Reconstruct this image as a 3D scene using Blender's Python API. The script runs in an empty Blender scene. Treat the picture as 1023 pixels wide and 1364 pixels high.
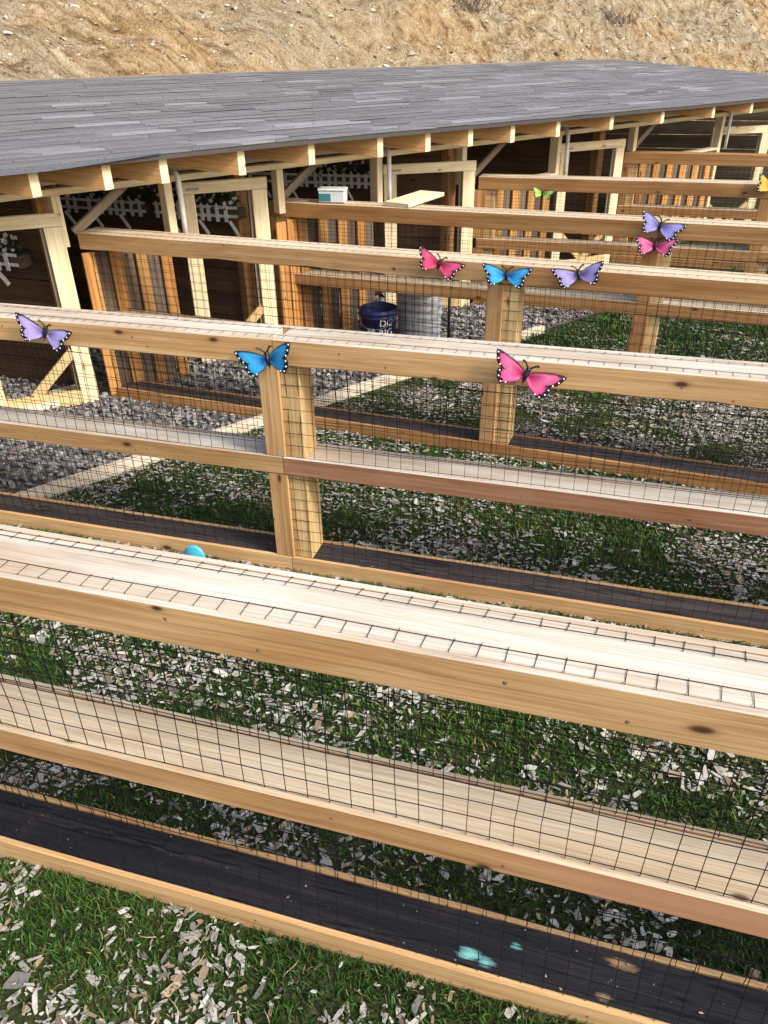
import bpy, math, random
import numpy as np
from mathutils import Vector, Matrix, noise as mnoise

random.seed(7); rng = np.random.default_rng(7)
scene = bpy.context.scene
COL = scene.collection

# ------------------------------------------------------------------ camera, sky, sun, exposure
cam_d = bpy.data.cameras.new('camera'); cam = bpy.data.objects.new('camera', cam_d); COL.objects.link(cam)
cam_d.sensor_fit = 'HORIZONTAL'; cam_d.sensor_width = 36.0; cam_d.lens = 36.0*1025/1023
cam_d.clip_start = .02; cam_d.clip_end = 300
RC = Matrix(((0.9602185, -0.1322205, 0.2459638), (0.2788662, 0.5001734, -0.8197928), (-0.0146311, 0.8557711, 0.5171476)))
cam.matrix_world = Matrix.Translation((0, 0, 1.86)) @ RC.to_4x4()
scene.camera = cam

SUN = Vector((0.86, -0.30, 0.80)).normalized()          # direction towards the sun
SUN_EL = math.asin(SUN.z); SUN_AZ = math.atan2(SUN.x, SUN.y)
world = bpy.data.worlds.new('World'); scene.world = world; world.use_nodes = True
wn = world.node_tree.nodes; wl = world.node_tree.links
sky = wn.new('ShaderNodeTexSky'); sky.sky_type = 'NISHITA'; sky.sun_disc = False
sky.sun_elevation = SUN_EL; sky.sun_rotation = SUN_AZ; sky.air_density = 1.0; sky.dust_density = 4.0
wl.new(sky.outputs[0], wn['Background'].inputs[0]); wn['Background'].inputs[1].default_value = 0.15
sun_d = bpy.data.lights.new('sun', 'SUN'); sun_d.energy = 1.9; sun_d.angle = math.radians(11); sun_d.color = (1, .965, .91)
sun = bpy.data.objects.new('sun', sun_d); COL.objects.link(sun)
sun.rotation_euler = (-SUN).to_track_quat('-Z', 'Y').to_euler(); sun.location = (6, -2, 8)
vs = scene.view_settings
vs.view_transform = 'Standard'; vs.look = 'None'; vs.exposure = 0.93; vs.gamma = 1.0
scene.render.engine = 'CYCLES'
try:
    scene.cycles.use_denoising = True
except Exception:
    pass
scene.cycles.max_bounces = 8

# ------------------------------------------------------------------ material helpers
MATS = {}
class NT:
    def __init__(s, name):
        m = bpy.data.materials.new(name); m.use_nodes = True; s.m = m; MATS[name] = m
        s.n = m.node_tree.nodes; s.l = m.node_tree.links; s.b = s.n['Principled BSDF']
    def node(s, t, **kw):
        nd = s.n.new(t)
        for k, v in kw.items():
            if k in ('ins',):
                for i, x in v.items(): nd.inputs[i].default_value = x
            else: setattr(nd, k, v)
        return nd
    def link(s, a, b): s.l.new(a, b)
    def ramp(s, fac, stops, interp='LINEAR'):
        r = s.n.new('ShaderNodeValToRGB'); r.color_ramp.interpolation = interp
        e = r.color_ramp.elements
        while len(e) < len(stops): e.new(0.5)
        for i, (p, c) in enumerate(stops): e[i].position = p; e[i].color = (*c, 1) if len(c) == 3 else c
        s.link(fac, r.inputs[0]); return r.outputs[0]
    def mix(s, fac, a, b, mode='MIX'):
        m = s.n.new('ShaderNodeMix'); m.data_type = 'RGBA'; m.blend_type = mode
        for sock, v in ((0, fac), (6, a), (7, b)):
            if isinstance(v, (int, float)): m.inputs[sock].default_value = v
            elif isinstance(v, tuple): m.inputs[sock].default_value = (*v, 1)
            else: s.link(v, m.inputs[sock])
        return m.outputs[2]
    def math(s, op, a, b=0.0, clamp=False):
        m = s.n.new('ShaderNodeMath'); m.operation = op; m.use_clamp = clamp
        for i, v in ((0, a), (1, b)):
            if isinstance(v, (int, float)): m.inputs[i].default_value = v
            else: s.link(v, m.inputs[i])
        return m.outputs[0]
    def noise(s, vec, scale, detail=4, rough=.55, dist=0.0):
        t = s.n.new('ShaderNodeTexNoise'); t.inputs['Scale'].default_value = scale
        t.inputs['Detail'].default_value = detail; t.inputs['Roughness'].default_value = rough
        t.inputs['Distortion'].default_value = dist
        if vec is not None: s.link(vec, t.inputs['Vector'])
        return t
    def mapping(s, vec, scale=(1, 1, 1), loc=(0, 0, 0)):
        t = s.n.new('ShaderNodeMapping'); t.inputs['Scale'].default_value = scale; t.inputs['Location'].default_value = loc
        s.link(vec, t.inputs['Vector']); return t.outputs[0]
    def bump(s, h, strength=.3, dist=.01):
        b = s.n.new('ShaderNodeBump'); b.inputs['Strength'].default_value = strength; b.inputs['Distance'].default_value = dist
        s.link(h, b.inputs['Height']); s.link(b.outputs[0], s.b.inputs['Normal'])

def objvec(t, spread=13.0):
    tc = t.node('ShaderNodeTexCoord'); oi = t.node('ShaderNodeObjectInfo')
    sc = t.node('ShaderNodeVectorMath', operation='SCALE'); sc.inputs[0].default_value = (spread, spread*.37, spread*.71)
    t.link(oi.outputs['Random'], sc.inputs['Scale'])
    ad = t.node('ShaderNodeVectorMath', operation='ADD'); t.link(tc.outputs['Object'], ad.inputs[0]); t.link(sc.outputs[0], ad.inputs[1])
    return ad.outputs[0], oi.outputs['Random'], tc.outputs['Object']

def wood(name, light, dark, knot=.35, grey=0.0, rough=.72, var=.18, stains=.35, knotcol=None, heart=None):
    t = NT(name); vec, rnd, ob = objvec(t)
    warp = t.noise(t.mapping(vec, (1.3, 3, 3)), 1.6, 2)
    w2 = t.node('ShaderNodeVectorMath', operation='SCALE'); t.link(warp.outputs['Color'], w2.inputs[0]); w2.inputs['Scale'].default_value = .016
    ad = t.node('ShaderNodeVectorMath', operation='ADD'); t.link(vec, ad.inputs[0]); t.link(w2.outputs[0], ad.inputs[1])
    gv = ad.outputs[0]
    g1 = t.noise(t.mapping(gv, (.6, 58, 58)), 1.0, 4, .6, .25)        # broad growth rings running lengthwise
    g2 = t.noise(t.mapping(gv, (2.2, 260, 260)), 1.0, 3, .6)          # fine fibre
    c = t.ramp(g1.outputs[0], [(.28, dark), (.5, tuple(.5*(a+b) for a, b in zip(light, dark))), (.72, light)])
    fib = t.ramp(g2.outputs[0], [(.3, (.62, .59, .55)), (.62, (1.08, 1.08, 1.08))])
    c = t.mix(.75, c, fib, 'MULTIPLY')
    st = t.noise(t.mapping(vec, (1.4, 5, 5)), 1.5, 4, .6)             # weather and sap stains
    stc = t.ramp(st.outputs[0], [(.36, (.66, .58, .50)), (.56, (1, 1, 1))])
    c = t.mix(stains, c, stc, 'MULTIPLY')
    hu = t.noise(t.mapping(vec, (.9, 7, 7)), 1.0, 3, .55)             # sapwood and heartwood bands
    c = t.mix(min(1, stains*1.7), c, t.ramp(hu.outputs[0], [(.38, (1.06, 1.04, 1.0)), (.50, (1, .96, .90)), (.62, (.84, .70, .56)), (.70, (.98, .92, .84))]), 'MULTIPLY')
    if knot > 0:
        sg = t.node('ShaderNodeSeparateXYZ'); t.link(gv, sg.inputs[0]); cb_ = t.node('ShaderNodeCombineXYZ')
        t.link(t.math('MULTIPLY', sg.outputs[0], 5.2), cb_.inputs[0]); t.link(t.math('MULTIPLY', t.math('ADD', sg.outputs[1], sg.outputs[2]), 11.5), cb_.inputs[1])
        vo = t.node('ShaderNodeTexVoronoi', voronoi_dimensions='2D'); t.link(cb_.outputs[0], vo.inputs['Vector']); vo.inputs['Scale'].default_value = 1.0
        sep = t.node('ShaderNodeSeparateColor'); t.link(vo.outputs['Color'], sep.inputs[0])
        gate = t.math('GREATER_THAN', sep.outputs[0], 1-knot*.36)
        k = t.ramp(t.math('DIVIDE', vo.outputs['Distance'], t.math('ADD', t.math('MULTIPLY', sep.outputs[1], 1.1), .35)), [(.045, (1, 1, 1)), (.075, (.7, .7, .7)), (.10, (.25, .25, .25)), (.17, (0, 0, 0))])
        kf = t.math('MULTIPLY', k, gate)
        kc = knotcol or tuple(x*f for x, f in zip(dark, (.32, .24, .22)))
        c = t.mix(kf, c, kc)
    if heart:                                             # reddish heartwood towards one end of the board
        sx = t.node('ShaderNodeSeparateXYZ'); t.link(ob, sx.inputs[0])
        hf = t.ramp(t.math('ADD', t.math('MULTIPLY', t.math('SUBTRACT', sx.outputs[0], heart[0]), 1/(heart[1]-heart[0])), t.math('MULTIPLY', t.math('SUBTRACT', st.outputs[0], .5), 1.2)), [(.2, (0, 0, 0)), (.9, (.8, .8, .8))])
        c = t.mix(hf, c, heart[2])
    hv = t.node('ShaderNodeHueSaturation'); hv.inputs['Saturation'].default_value = 1.0
    t.link(t.math('ADD', t.math('MULTIPLY', rnd, 2*var), 1-var), hv.inputs['Value']); t.link(c, hv.inputs['Color'])
    c = hv.outputs[0]
    if grey: c = t.mix(grey, c, (.30, .28, .26))
    t.link(c, t.b.inputs['Base Color']); t.b.inputs['Roughness'].default_value = rough
    t.b.inputs['Specular IOR Level'].default_value = .25
    t.bump(t.math('ADD', g1.outputs[0], t.math('MULTIPLY', g2.outputs[0], .6)), .22, .003)
    return t.m

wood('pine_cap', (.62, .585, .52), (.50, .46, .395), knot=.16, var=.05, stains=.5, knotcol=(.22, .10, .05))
wood('pine_shelf', (.66, .57, .43), (.53, .43, .30), knot=.22, var=.08, stains=.4, knotcol=(.14, .07, .04))
wood('pine_trim', (.66, .45, .235), (.46, .27, .11), knot=.42, var=.10, stains=.45, knotcol=(.08, .03, .012))
wood('pine_trim_heart', (.66, .45, .24), (.43, .24, .095), knot=.35, var=.05, stains=.45, knotcol=(.08, .03, .012), heart=(2.15, 2.6, (.42, .20, .11)))
wood('pine_trim_red', (.40, .22, .13), (.26, .13, .07), knot=.2, var=.08, stains=.5)
wood('pine_brown', (.52, .30, .13), (.30, .15, .05), knot=.4, var=.12, stains=.45)
wood('pine_cream', (.84, .74, .50), (.72, .60, .36), knot=.16, var=.06, stains=.2, knotcol=(.35, .2, .08))
wood('pine_yellow', (.72, .53, .27), (.54, .36, .15), knot=.2, var=.08, stains=.35)
wood('pine_fresh', (.72, .56, .30), (.58, .42, .20), knot=.18, var=.1, stains=.3)
wood('rafter_wood', (.66, .42, .20), (.52, .30, .12), knot=.15, var=.08, stains=.35)
wood('batten', (.60, .34, .12), (.34, .15, .04), knot=.25, var=.18, stains=.5)
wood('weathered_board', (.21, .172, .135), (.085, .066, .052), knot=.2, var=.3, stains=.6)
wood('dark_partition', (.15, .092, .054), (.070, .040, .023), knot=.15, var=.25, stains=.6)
wood('grey_brace', (.34, .29, .22), (.20, .16, .12), knot=.1, var=.1)
wood('white_wood', (.74, .68, .56), (.60, .52, .40), knot=.1, var=.06, stains=.3)

def tie_material(name, paint, k=(1, 1, 1)):
    t = NT(name); vec, rnd, ob = objvec(t)
    g = t.noise(t.mapping(vec, (1.0, 30, 30)), 1.0, 5, .65, .3)
    c = t.ramp(g.outputs[0], [(.30, tuple(a*b for a, b in zip((.007, .007, .009), k))), (.52, tuple(a*b for a, b in zip((.014, .0135, .017), k))), (.78, tuple(a*b for a, b in zip((.034, .029, .028), k)))])
    n = t.noise(vec, 5.0, 5, .6)
    c = t.mix(t.ramp(n.outputs[0], [(.56, (0, 0, 0)), (.72, (.45, .45, .45))]), c, (.045, .032, .026))
    ck = t.noise(t.mapping(vec, (.9, 16, 16)), 1.0, 3, .5, .5); ckf = t.ramp(ck.outputs[0], [(.485, (0, 0, 0)), (.498, (.9, .9, .9)), (.502, (.9, .9, .9)), (.515, (0, 0, 0))]); c = t.mix(ckf, c, (.002, .002, .002))
    sp = t.noise(vec, 170.0, 2, .5); c = t.mix(t.ramp(sp.outputs[0], [(.74, (0, 0, 0)), (.78, (.8, .8, .8))]), c, (.35, .30, .24))
    if paint:   # paint spills and rubbed wood at their own places along this timber
        for (px, py, rx, ry, sc_, thr, col) in paint:
            mp = t.mapping(ob, (1/rx, 1/ry, 0), (-px/rx, -py/ry, 0))
            ln = t.node('ShaderNodeVectorMath', operation='LENGTH'); t.link(mp, ln.inputs[0])
            nz = t.noise(t.mapping(ob, (.45, 1.7, 1)), sc_, 8, .78, .4)
            f = t.math('SUBTRACT', t.math('ADD', nz.outputs[0], thr), t.math('MULTIPLY', ln.outputs['Value'], .55))
            c = t.mix(t.ramp(f, [(.40, (0, 0, 0)), (.50, (.45, .45, .45)), (.66, (1, 1, 1))]), c, col)
    t.link(c, t.b.inputs['Base Color']); t.b.inputs['Roughness'].default_value = .5
    t.b.inputs['Specular IOR Level'].default_value = .22
    t.bump(t.math('ADD', g.outputs[0], n.outputs[0]), .8, .012); return t.m

def plain(name, col, rough=.5, metal=0.0, spec=.5, var=0.0, nscale=8.0, namt=.15):
    t = NT(name); vec, rnd, _ = objvec(t)
    nz = t.noise(vec, nscale, 4)
    c = t.mix(1.0, col, t.ramp(nz.outputs[0], [(.3, (1-namt,)*3), (.7, (1+namt*.4,)*3)]), 'MULTIPLY')
    if var:
        hv = t.node('ShaderNodeHueSaturation'); t.link(t.math('ADD', t.math('MULTIPLY', rnd, 2*var), 1-var), hv.inputs['Value']); t.link(c, hv.inputs['Color']); c = hv.outputs[0]
    t.link(c, t.b.inputs['Base Color']); t.b.inputs['Roughness'].default_value = rough
    t.b.inputs['Metallic'].default_value = metal; t.b.inputs['Specular IOR Level'].default_value = spec
    return t.m

plain('wire', (.010, .009, .009), .6, 0, .2)
plain('bark', (.035, .022, .014), .9, 0, .1, nscale=60, namt=.6)
plain('pvc', (.74, .73, .70), .35)
plain('grey_metal', (.35, .35, .36), .4, .8)
plain('iron_dark', (.03, .03, .032), .5, .4)
plain('black_paint', (.012, .010, .012), .35)
plain('white_dot', (.85, .85, .83), .4)
plain('planter_white', (.70, .69, .66), .5)
plain('petal_white', (.75, .73, .72), .6)
plain('leaf_green', (.035, .07, .02), .6, namt=.5, nscale=40)
plain('bucket_blue', (.012, .022, .13), .38)
plain('clear_plastic', (.62, .66, .66), .15)
plain('teal_label', (.05, .20, .22), .4)
plain('screw_head', (.20, .13, .07), .5); plain('fines', (.13, .12, .11), .95, 0, .1, nscale=70, namt=.6); plain('straw', (.42, .33, .18), .8); plain('twig', (.16, .11, .07), .9, namt=.4)
plain('lime', (.45, .62, .10), .35)

def vcol_mat(name, rough=.6, attr='tint', bump=None, spec=.3):
    t = NT(name); a = t.node('ShaderNodeAttribute', attribute_name=attr); c = a.outputs['Color']
    if bump:
        vec, _, _ = objvec(t); nz = t.noise(vec, bump, 4)
        c = t.mix(.5, c, t.ramp(nz.outputs[0], [(.3, (.6, .6, .6)), (.7, (1.1, 1.1, 1.1))]), 'MULTIPLY'); t.bump(nz.outputs[0], .4, .005)
    t.link(c, t.b.inputs['Base Color']); t.b.inputs['Roughness'].default_value = rough; t.b.inputs['Specular IOR Level'].default_value = spec
    return t.m
vcol_mat('wing', .32, spec=.5)
vcol_mat('chip', .8, bump=90.0)
vcol_mat('stone', .85, bump=45.0)
t = NT('grass'); a = t.node('ShaderNodeAttribute', attribute_name='tint'); t.link(a.outputs['Color'], t.b.inputs['Base Color'])
t.b.inputs['Roughness'].default_value = .55; t.b.inputs['Specular IOR Level'].default_value = .25
t.b.inputs['Subsurface Weight'].default_value = 0.0

def ground_material():
    t = NT('soil'); tc = t.node('ShaderNodeTexCoord'); v = tc.outputs['Object']
    n1 = t.noise(v, 3.0, 6, .6); n2 = t.noise(v, 40.0, 4, .6)
    c = t.ramp(n1.outputs[0], [(.35, (.030, .045, .014)), (.55, (.055, .060, .024)), (.72, (.11, .095, .06))])
    c = t.mix(.8, c, t.ramp(n2.outputs[0], [(.3, (.4, .4, .4)), (.7, (1.2, 1.2, 1.2))]), 'MULTIPLY')
    t.link(c, t.b.inputs['Base Color']); t.b.inputs['Roughness'].default_value = .95; t.b.inputs['Specular IOR Level'].default_value = .1
    t.bump(n2.outputs[0], .7, .02); return t.m
ground_material()
def hill_material():
    t = NT('hill_dirt'); tc = t.node('ShaderNodeTexCoord'); v = tc.outputs['Object']
    a = t.node('ShaderNodeAttribute', attribute_name='sd'); sd = a.outputs['Vector']
    mp = t.node('ShaderNodeMapping'); mp.inputs['Rotation'].default_value = (0, 0, math.radians(38)); t.link(sd, mp.inputs['Vector'])
    st = t.mapping(mp.outputs[0], (1.0, 5.0, 1.0))
    n0 = t.noise(sd, .42, 4, .6); n1 = t.noise(st, 2.0, 7, .72, .5); ni = t.noise(sd, 5.0, 7, .72, .4); n2 = t.noise(sd, 34.0, 4, .7)
    sx = t.node('ShaderNodeSeparateXYZ'); t.link(sd, sx.inputs[0])
    k = t.math('MULTIPLY', t.math('SUBTRACT', 9.0, sx.outputs[0], ), .16, True)
    mx = t.node('ShaderNodeMix'); t.link(k, mx.inputs[0]); t.link(ni.outputs[0], mx.inputs[2]); t.link(n1.outputs[0], mx.inputs[3]); h = mx.outputs[0]
    c = t.ramp(h, [(.32, (.11, .078, .045)), (.42, (.29, .215, .125)), (.50, (.44, .355, .235)), (.57, (.50, .43, .31)), (.66, (.66, .61, .50))])
    c = t.mix(.75, c, t.ramp(n0.outputs[0], [(.36, (.84, .86, .84)), (.48, (1, .95, .86)), (.60, (1.04, .88, .64)), (.7, (.9, .72, .50))]), 'MULTIPLY')
    c = t.mix(1.0, c, (.86, .84, .82), 'MULTIPLY')
    c = t.mix(.75, c, t.ramp(n2.outputs[0], [(.34, (.38, .33, .28)), (.50, (1, 1, 1)), (.70, (1.25, 1.25, 1.22))]), 'MULTIPLY')
    t.link(c, t.b.inputs['Base Color']); t.b.inputs['Roughness'].default_value = .95; t.b.inputs['Specular IOR Level'].default_value = .1
    t.bump(t.math('ADD', h, t.math('MULTIPLY', n2.outputs[0], .4)), 1.0, .12); return t.m
hill_material()
def shingle_material():
    t = NT('shingle'); vec, rnd, _ = objvec(t); a = t.node('ShaderNodeAttribute', attribute_name='tint')
    n = t.noise(vec, 260.0, 2, .6); n2 = t.noise(vec, 2.2, 4, .6)
    c = t.mix(.7, a.outputs['Color'], t.ramp(n.outputs[0], [(.35, (.55, .55, .56)), (.65, (1.3, 1.3, 1.3))]), 'MULTIPLY')
    c = t.mix(.4, c, t.ramp(n2.outputs[0], [(.35, (.75, .75, .76)), (.65, (1.1, 1.1, 1.1))]), 'MULTIPLY')
    t.link(c, t.b.inputs['Base Color']); t.b.inputs['Roughness'].default_value = .75; t.b.inputs['Specular IOR Level'].default_value = .4
    t.bump(n.outputs[0], .5, .004); return t.m
shingle_material()
def galvanised():
    t = NT('galvanised'); vec, rnd, _ = objvec(t)
    vo = t.node('ShaderNodeTexVoronoi'); t.link(vec, vo.inputs['Vector']); vo.inputs['Scale'].default_value = 38
    c = t.ramp(vo.outputs['Color'], [(.2, (.62, .63, .65)), (.8, (.80, .81, .82))])
    t.link(c, t.b.inputs['Base Color']); t.b.inputs['Metallic'].default_value = .25; t.b.inputs['Roughness'].default_value = .42; return t.m
galvanised()

# ------------------------------------------------------------------ mesh helpers
def tag(o, label=None, cat=None, group=None, kind=None):
    if label: o['label'] = label
    if cat: o['category'] = cat
    if group: o['group'] = group
    if kind: o['kind'] = kind
    return o
def link_mesh(name, verts, faces, mat, parent=None, mw=None, tint=None, smooth=False, vtint=None):
    me = bpy.data.meshes.new(name); me.from_pydata([tuple(v) for v in verts], [], [tuple(f) for f in faces]); me.update()
    me.materials.append(MATS[mat])
    if vtint is not None:
        ca = me.color_attributes.new('tint', 'FLOAT_COLOR', 'POINT')
        ca.data.foreach_set('color', np.concatenate([np.asarray(vtint, float).reshape(-1, 3), np.ones((len(verts), 1))], 1).astype(np.float32).ravel())
    me.polygons.foreach_set('use_smooth', [bool(smooth)]*len(me.polygons))
    o = bpy.data.objects.new(name, me); COL.objects.link(o)
    put(o, parent, mw); return o
def put(o, parent, mw):
    if parent is not None:
        o.parent = parent
        o.matrix_parent_inverse = Matrix()
        pm = WORLD[parent.name]
        o.matrix_basis = pm.inverted() @ (mw or Matrix())
    elif mw is not None: o.matrix_basis = mw
    WORLD[o.name] = mw.copy() if mw is not None else Matrix()
WORLD = {}
def empty(name, loc, **kw):
    o = bpy.data.objects.new(name, None); COL.objects.link(o); o.empty_display_size = .1
    put(o, None, Matrix.Translation(Vector(loc))); return tag(o, **kw)
def big_mesh(name, verts, tris, mat, tint=None, smooth=False, kind='stuff', label=None, cat=None, parent=None):
    """verts Nx3, tris Mx3 numpy, tint Nx3"""
    me = bpy.data.meshes.new(name); nv, nf = len(verts), len(tris)
    me.vertices.add(nv); me.vertices.foreach_set('co', np.asarray(verts, np.float32).ravel())
    me.loops.add(nf*3); me.loops.foreach_set('vertex_index', np.asarray(tris, np.int32).ravel())
    me.polygons.add(nf); me.polygons.foreach_set('loop_start', np.arange(0, nf*3, 3, dtype=np.int32)); me.polygons.foreach_set('loop_total', np.full(nf, 3, np.int32))
    me.polygons.foreach_set('use_smooth', np.full(nf, bool(smooth)))
    me.update(calc_edges=True); me.validate()
    if tint is not None:
        ca = me.color_attributes.new('tint', 'FLOAT_COLOR', 'POINT')
        ca.data.foreach_set('color', np.concatenate([tint, np.ones((nv, 1))], 1).astype(np.float32).ravel())
    me.materials.append(MATS[mat]); o = bpy.data.objects.new(name, me); COL.objects.link(o)
    put(o, parent, Matrix()); return tag(o, label, cat, None, kind)

def axis_matrix(a, b, up=(0, 0, 1)):
    x = (b-a).normalized(); up = Vector(up); y = up.cross(x)
    if y.length < 1e-4: y = Vector((0, 1, 0)).cross(x)
    y.normalize(); z = x.cross(y)
    m = Matrix((x, y, z)).transposed().to_4x4(); m.translation = a; return m
def board(name, a, b, w, h, mat, parent, up=(0, 0, 1), bev=.003, jit=.0012, wane=0.0, seg=.11, skew=None, top=None):
    """a sawn board from a to b: w across, h along up; edges eased, slightly uneven"""
    a = Vector(a); b = Vector(b); L = (b-a).length; mw = axis_matrix(a, b, up)
    n = max(2, min(40, int(L/seg)+1)); xs = np.linspace(0, L, n)
    hw, hh = w/2, h/2; sec = [(-hw+bev, -hh), (hw-bev, -hh), (hw, -hh+bev), (hw, hh-bev), (hw-bev, hh), (-hw+bev, hh), (-hw, hh-bev), (-hw, -hh+bev)]
    off = random.uniform(0, 500); V = []; F = []
    for x in xs:
        for (y, z) in sec:
            q = Vector((x*2.2+off, y*9, z*9)); dv = mnoise.noise_vector(q)
            yy, zz = y+dv.y*jit, z+dv.z*jit
            if wane and z < 0: zz += (abs(mnoise.noise(Vector((x*3.1+off, 3.3, 0))))**1.4*wane*2.2 + mnoise.noise(Vector((x*17+off, 1, 0)))*wane*.12)
            xx = x + (skew*y if skew else 0)
            V.append((xx, yy, zz))
    for i in range(n-1):
        for k in range(8):
            k2 = (k+1) % 8; F.append((i*8+k, (i+1)*8+k, (i+1)*8+k2, i*8+k2))
    F.append(tuple(range(8))); F.append(tuple((n-1)*8+k for k in reversed(range(8))))
    F = [f[::-1] for f in F]
    o = link_mesh(name, V, F, mat, parent, mw)
    if top:                                               # paler upper faces: the sunlit rim is put into the colour
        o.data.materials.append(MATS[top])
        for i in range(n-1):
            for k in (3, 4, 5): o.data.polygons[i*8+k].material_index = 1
    return o
def tube(name, pts, r, mat, parent, sides=8, smooth=True):
    V, F = tube_geo(pts, r, sides); return link_mesh(name, V, F, mat, parent, None, smooth=smooth)
def tube_geo(pts, r, sides=8, base=0):
    V = []; F = []; pts = [Vector(p) for p in pts]; n = len(pts); ref = None
    for i, p in enumerate(pts):
        d = (pts[min(i+1, n-1)]-pts[max(i-1, 0)]).normalized()
        if ref is None: ref = d.orthogonal().normalized()
        ref = (ref - d*ref.dot(d)).normalized(); s = d.cross(ref)
        rr = r[i] if isinstance(r, (list, tuple)) else r
        for k in range(sides):
            an = 2*math.pi*k/sides; V.append(p + ref*math.cos(an)*rr + s*math.sin(an)*rr)
    for i in range(n-1):
        for k in range(sides):
            k2 = (k+1) % sides; F.append((base+i*sides+k, base+i*sides+k2, base+(i+1)*sides+k2, base+(i+1)*sides+k))
    F.append(tuple(base+k for k in reversed(range(sides)))); F.append(tuple(base+(n-1)*sides+k for k in range(sides)))
    return V, F

# ------------------------------------------------------------------ layout of the place
BV = Vector((.555, .832, 0)).normalized()          # along the kennel front, going away
NV = Vector((BV.y, -BV.x, 0))                       # out of the kennel front
W0 = Vector((-2.93, 3.80, 0))
UV = Vector((-1, 0, .09))                           # up the roof slope, along the rafters
UP = Vector((0, 0, 1))
def wp(s, off, z): return W0 + BV*s + NV*off + UP*z
FENCES = {1: ((-2.9, .953), (1.7, .953)), 2: ((-3.85, 2.39), (2.2, 2.39)), 3: ((-2.93, 3.85), (2.6, 3.38)),
          4: ((-2.27, 5.015), (3.0, 4.59)), 5: ((-1.10, 6.37), (3.5, 6.34)), 6: ((-.05, 8.12), (4.2, 7.86))}
def fence_y(k, x):
    (x0, y0), (x1, y1) = FENCES[k]; return y0+(y1-y0)*(x-x0)/(x1-x0)

# ------------------------------------------------------------------ ground and hill
link_mesh('ground', [(-70, -30, 0), (80, -30, 0), (80, 90, 0), (-70, 90, 0)], [(0, 1, 2, 3)], 'soil')['kind'] = 'structure'

def hill():
    ns, nd = 420, 90
    S = np.concatenate([np.linspace(-14, -1, 40), np.linspace(-.9, 22, 320), np.linspace(22.3, 60, 60)])
    D = np.concatenate([np.linspace(2.9, 8.5, 70), np.linspace(8.8, 22, 20)])
    V = []; 
    for s in S:
        for d in D:
            base = max(0, d-3.4)*.80
            p = W0 + BV*s - NV*d
            n1 = mnoise.fractal(Vector((s*.35, d*.35, 0)), 1.0, 2.0, 4); n2 = mnoise.fractal(Vector((s*1.6+d*1.1, d*1.8-s*.5, 5)), .9, 2.1, 5)
            e1 = s*.788-d*1.28*.616; e2 = s*.616+d*1.28*.788; n3 = mnoise.fractal(Vector((e1*.9, e2*4.2, 9)), .8, 2.2, 5)*(1.4 if s < 5 else .7)
            k = min(1, max(0, d-3.2))
            V.append((p.x, p.y, -.02 + base + k*(  .30*n1+.13*n2+.10*n3)))
    m = len(D); F = []
    for i in range(ns-1):
        for j in range(nd-1): F.append((i*m+j, (i+1)*m+j, (i+1)*m+j+1, i*m+j+1))
    F = [f[::-1] for f in F]
    o = link_mesh('hillside', V, F, 'hill_dirt', smooth=True); o['kind'] = 'structure'
    at = o.data.attributes.new('sd', 'FLOAT_VECTOR', 'POINT'); at.data.foreach_set('vector', np.array([(s_, d_*1.28, 0) for s_ in S for d_ in D], np.float32).ravel()); return o, S, D, np.array(V).reshape(ns, nd, 3)
hill_o, HS, HD, HV = hill()

def ico():
    t_ = (1+5**.5)/2; v = np.array([(-1, t_, 0), (1, t_, 0), (-1, -t_, 0), (1, -t_, 0), (0, -1, t_), (0, 1, t_), (0, -1, -t_), (0, 1, -t_), (t_, 0, -1), (t_, 0, 1), (-t_, 0, -1), (-t_, 0, 1)], float)
    v /= np.linalg.norm(v[0]); f = np.array([(0, 11, 5), (0, 5, 1), (0, 1, 7), (0, 7, 10), (0, 10, 11), (1, 5, 9), (5, 11, 4), (11, 10, 2), (10, 7, 6), (7, 1, 8), (3, 9, 4), (3, 4, 2), (3, 2, 6), (3, 6, 8), (3, 8, 9), (4, 9, 5), (2, 4, 11), (6, 2, 10), (8, 6, 7), (9, 8, 1)]); return v, f
def ico2():
    v, f = ico(); v = list(map(tuple, v)); cache = {}; out = []
    def mid(a, b):
        k = (min(a, b), max(a, b))
        if k not in cache:
            p = np.array(v[a])+np.array(v[b]); v.append(tuple(p/np.linalg.norm(p))); cache[k] = len(v)-1
        return cache[k]
    for a, b, c in f:
        x, y, z = mid(a, b), mid(b, c), mid(c, a); out += [(a, x, z), (b, y, x), (c, z, y), (x, y, z)]
    return np.array(v), np.array(out)
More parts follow.
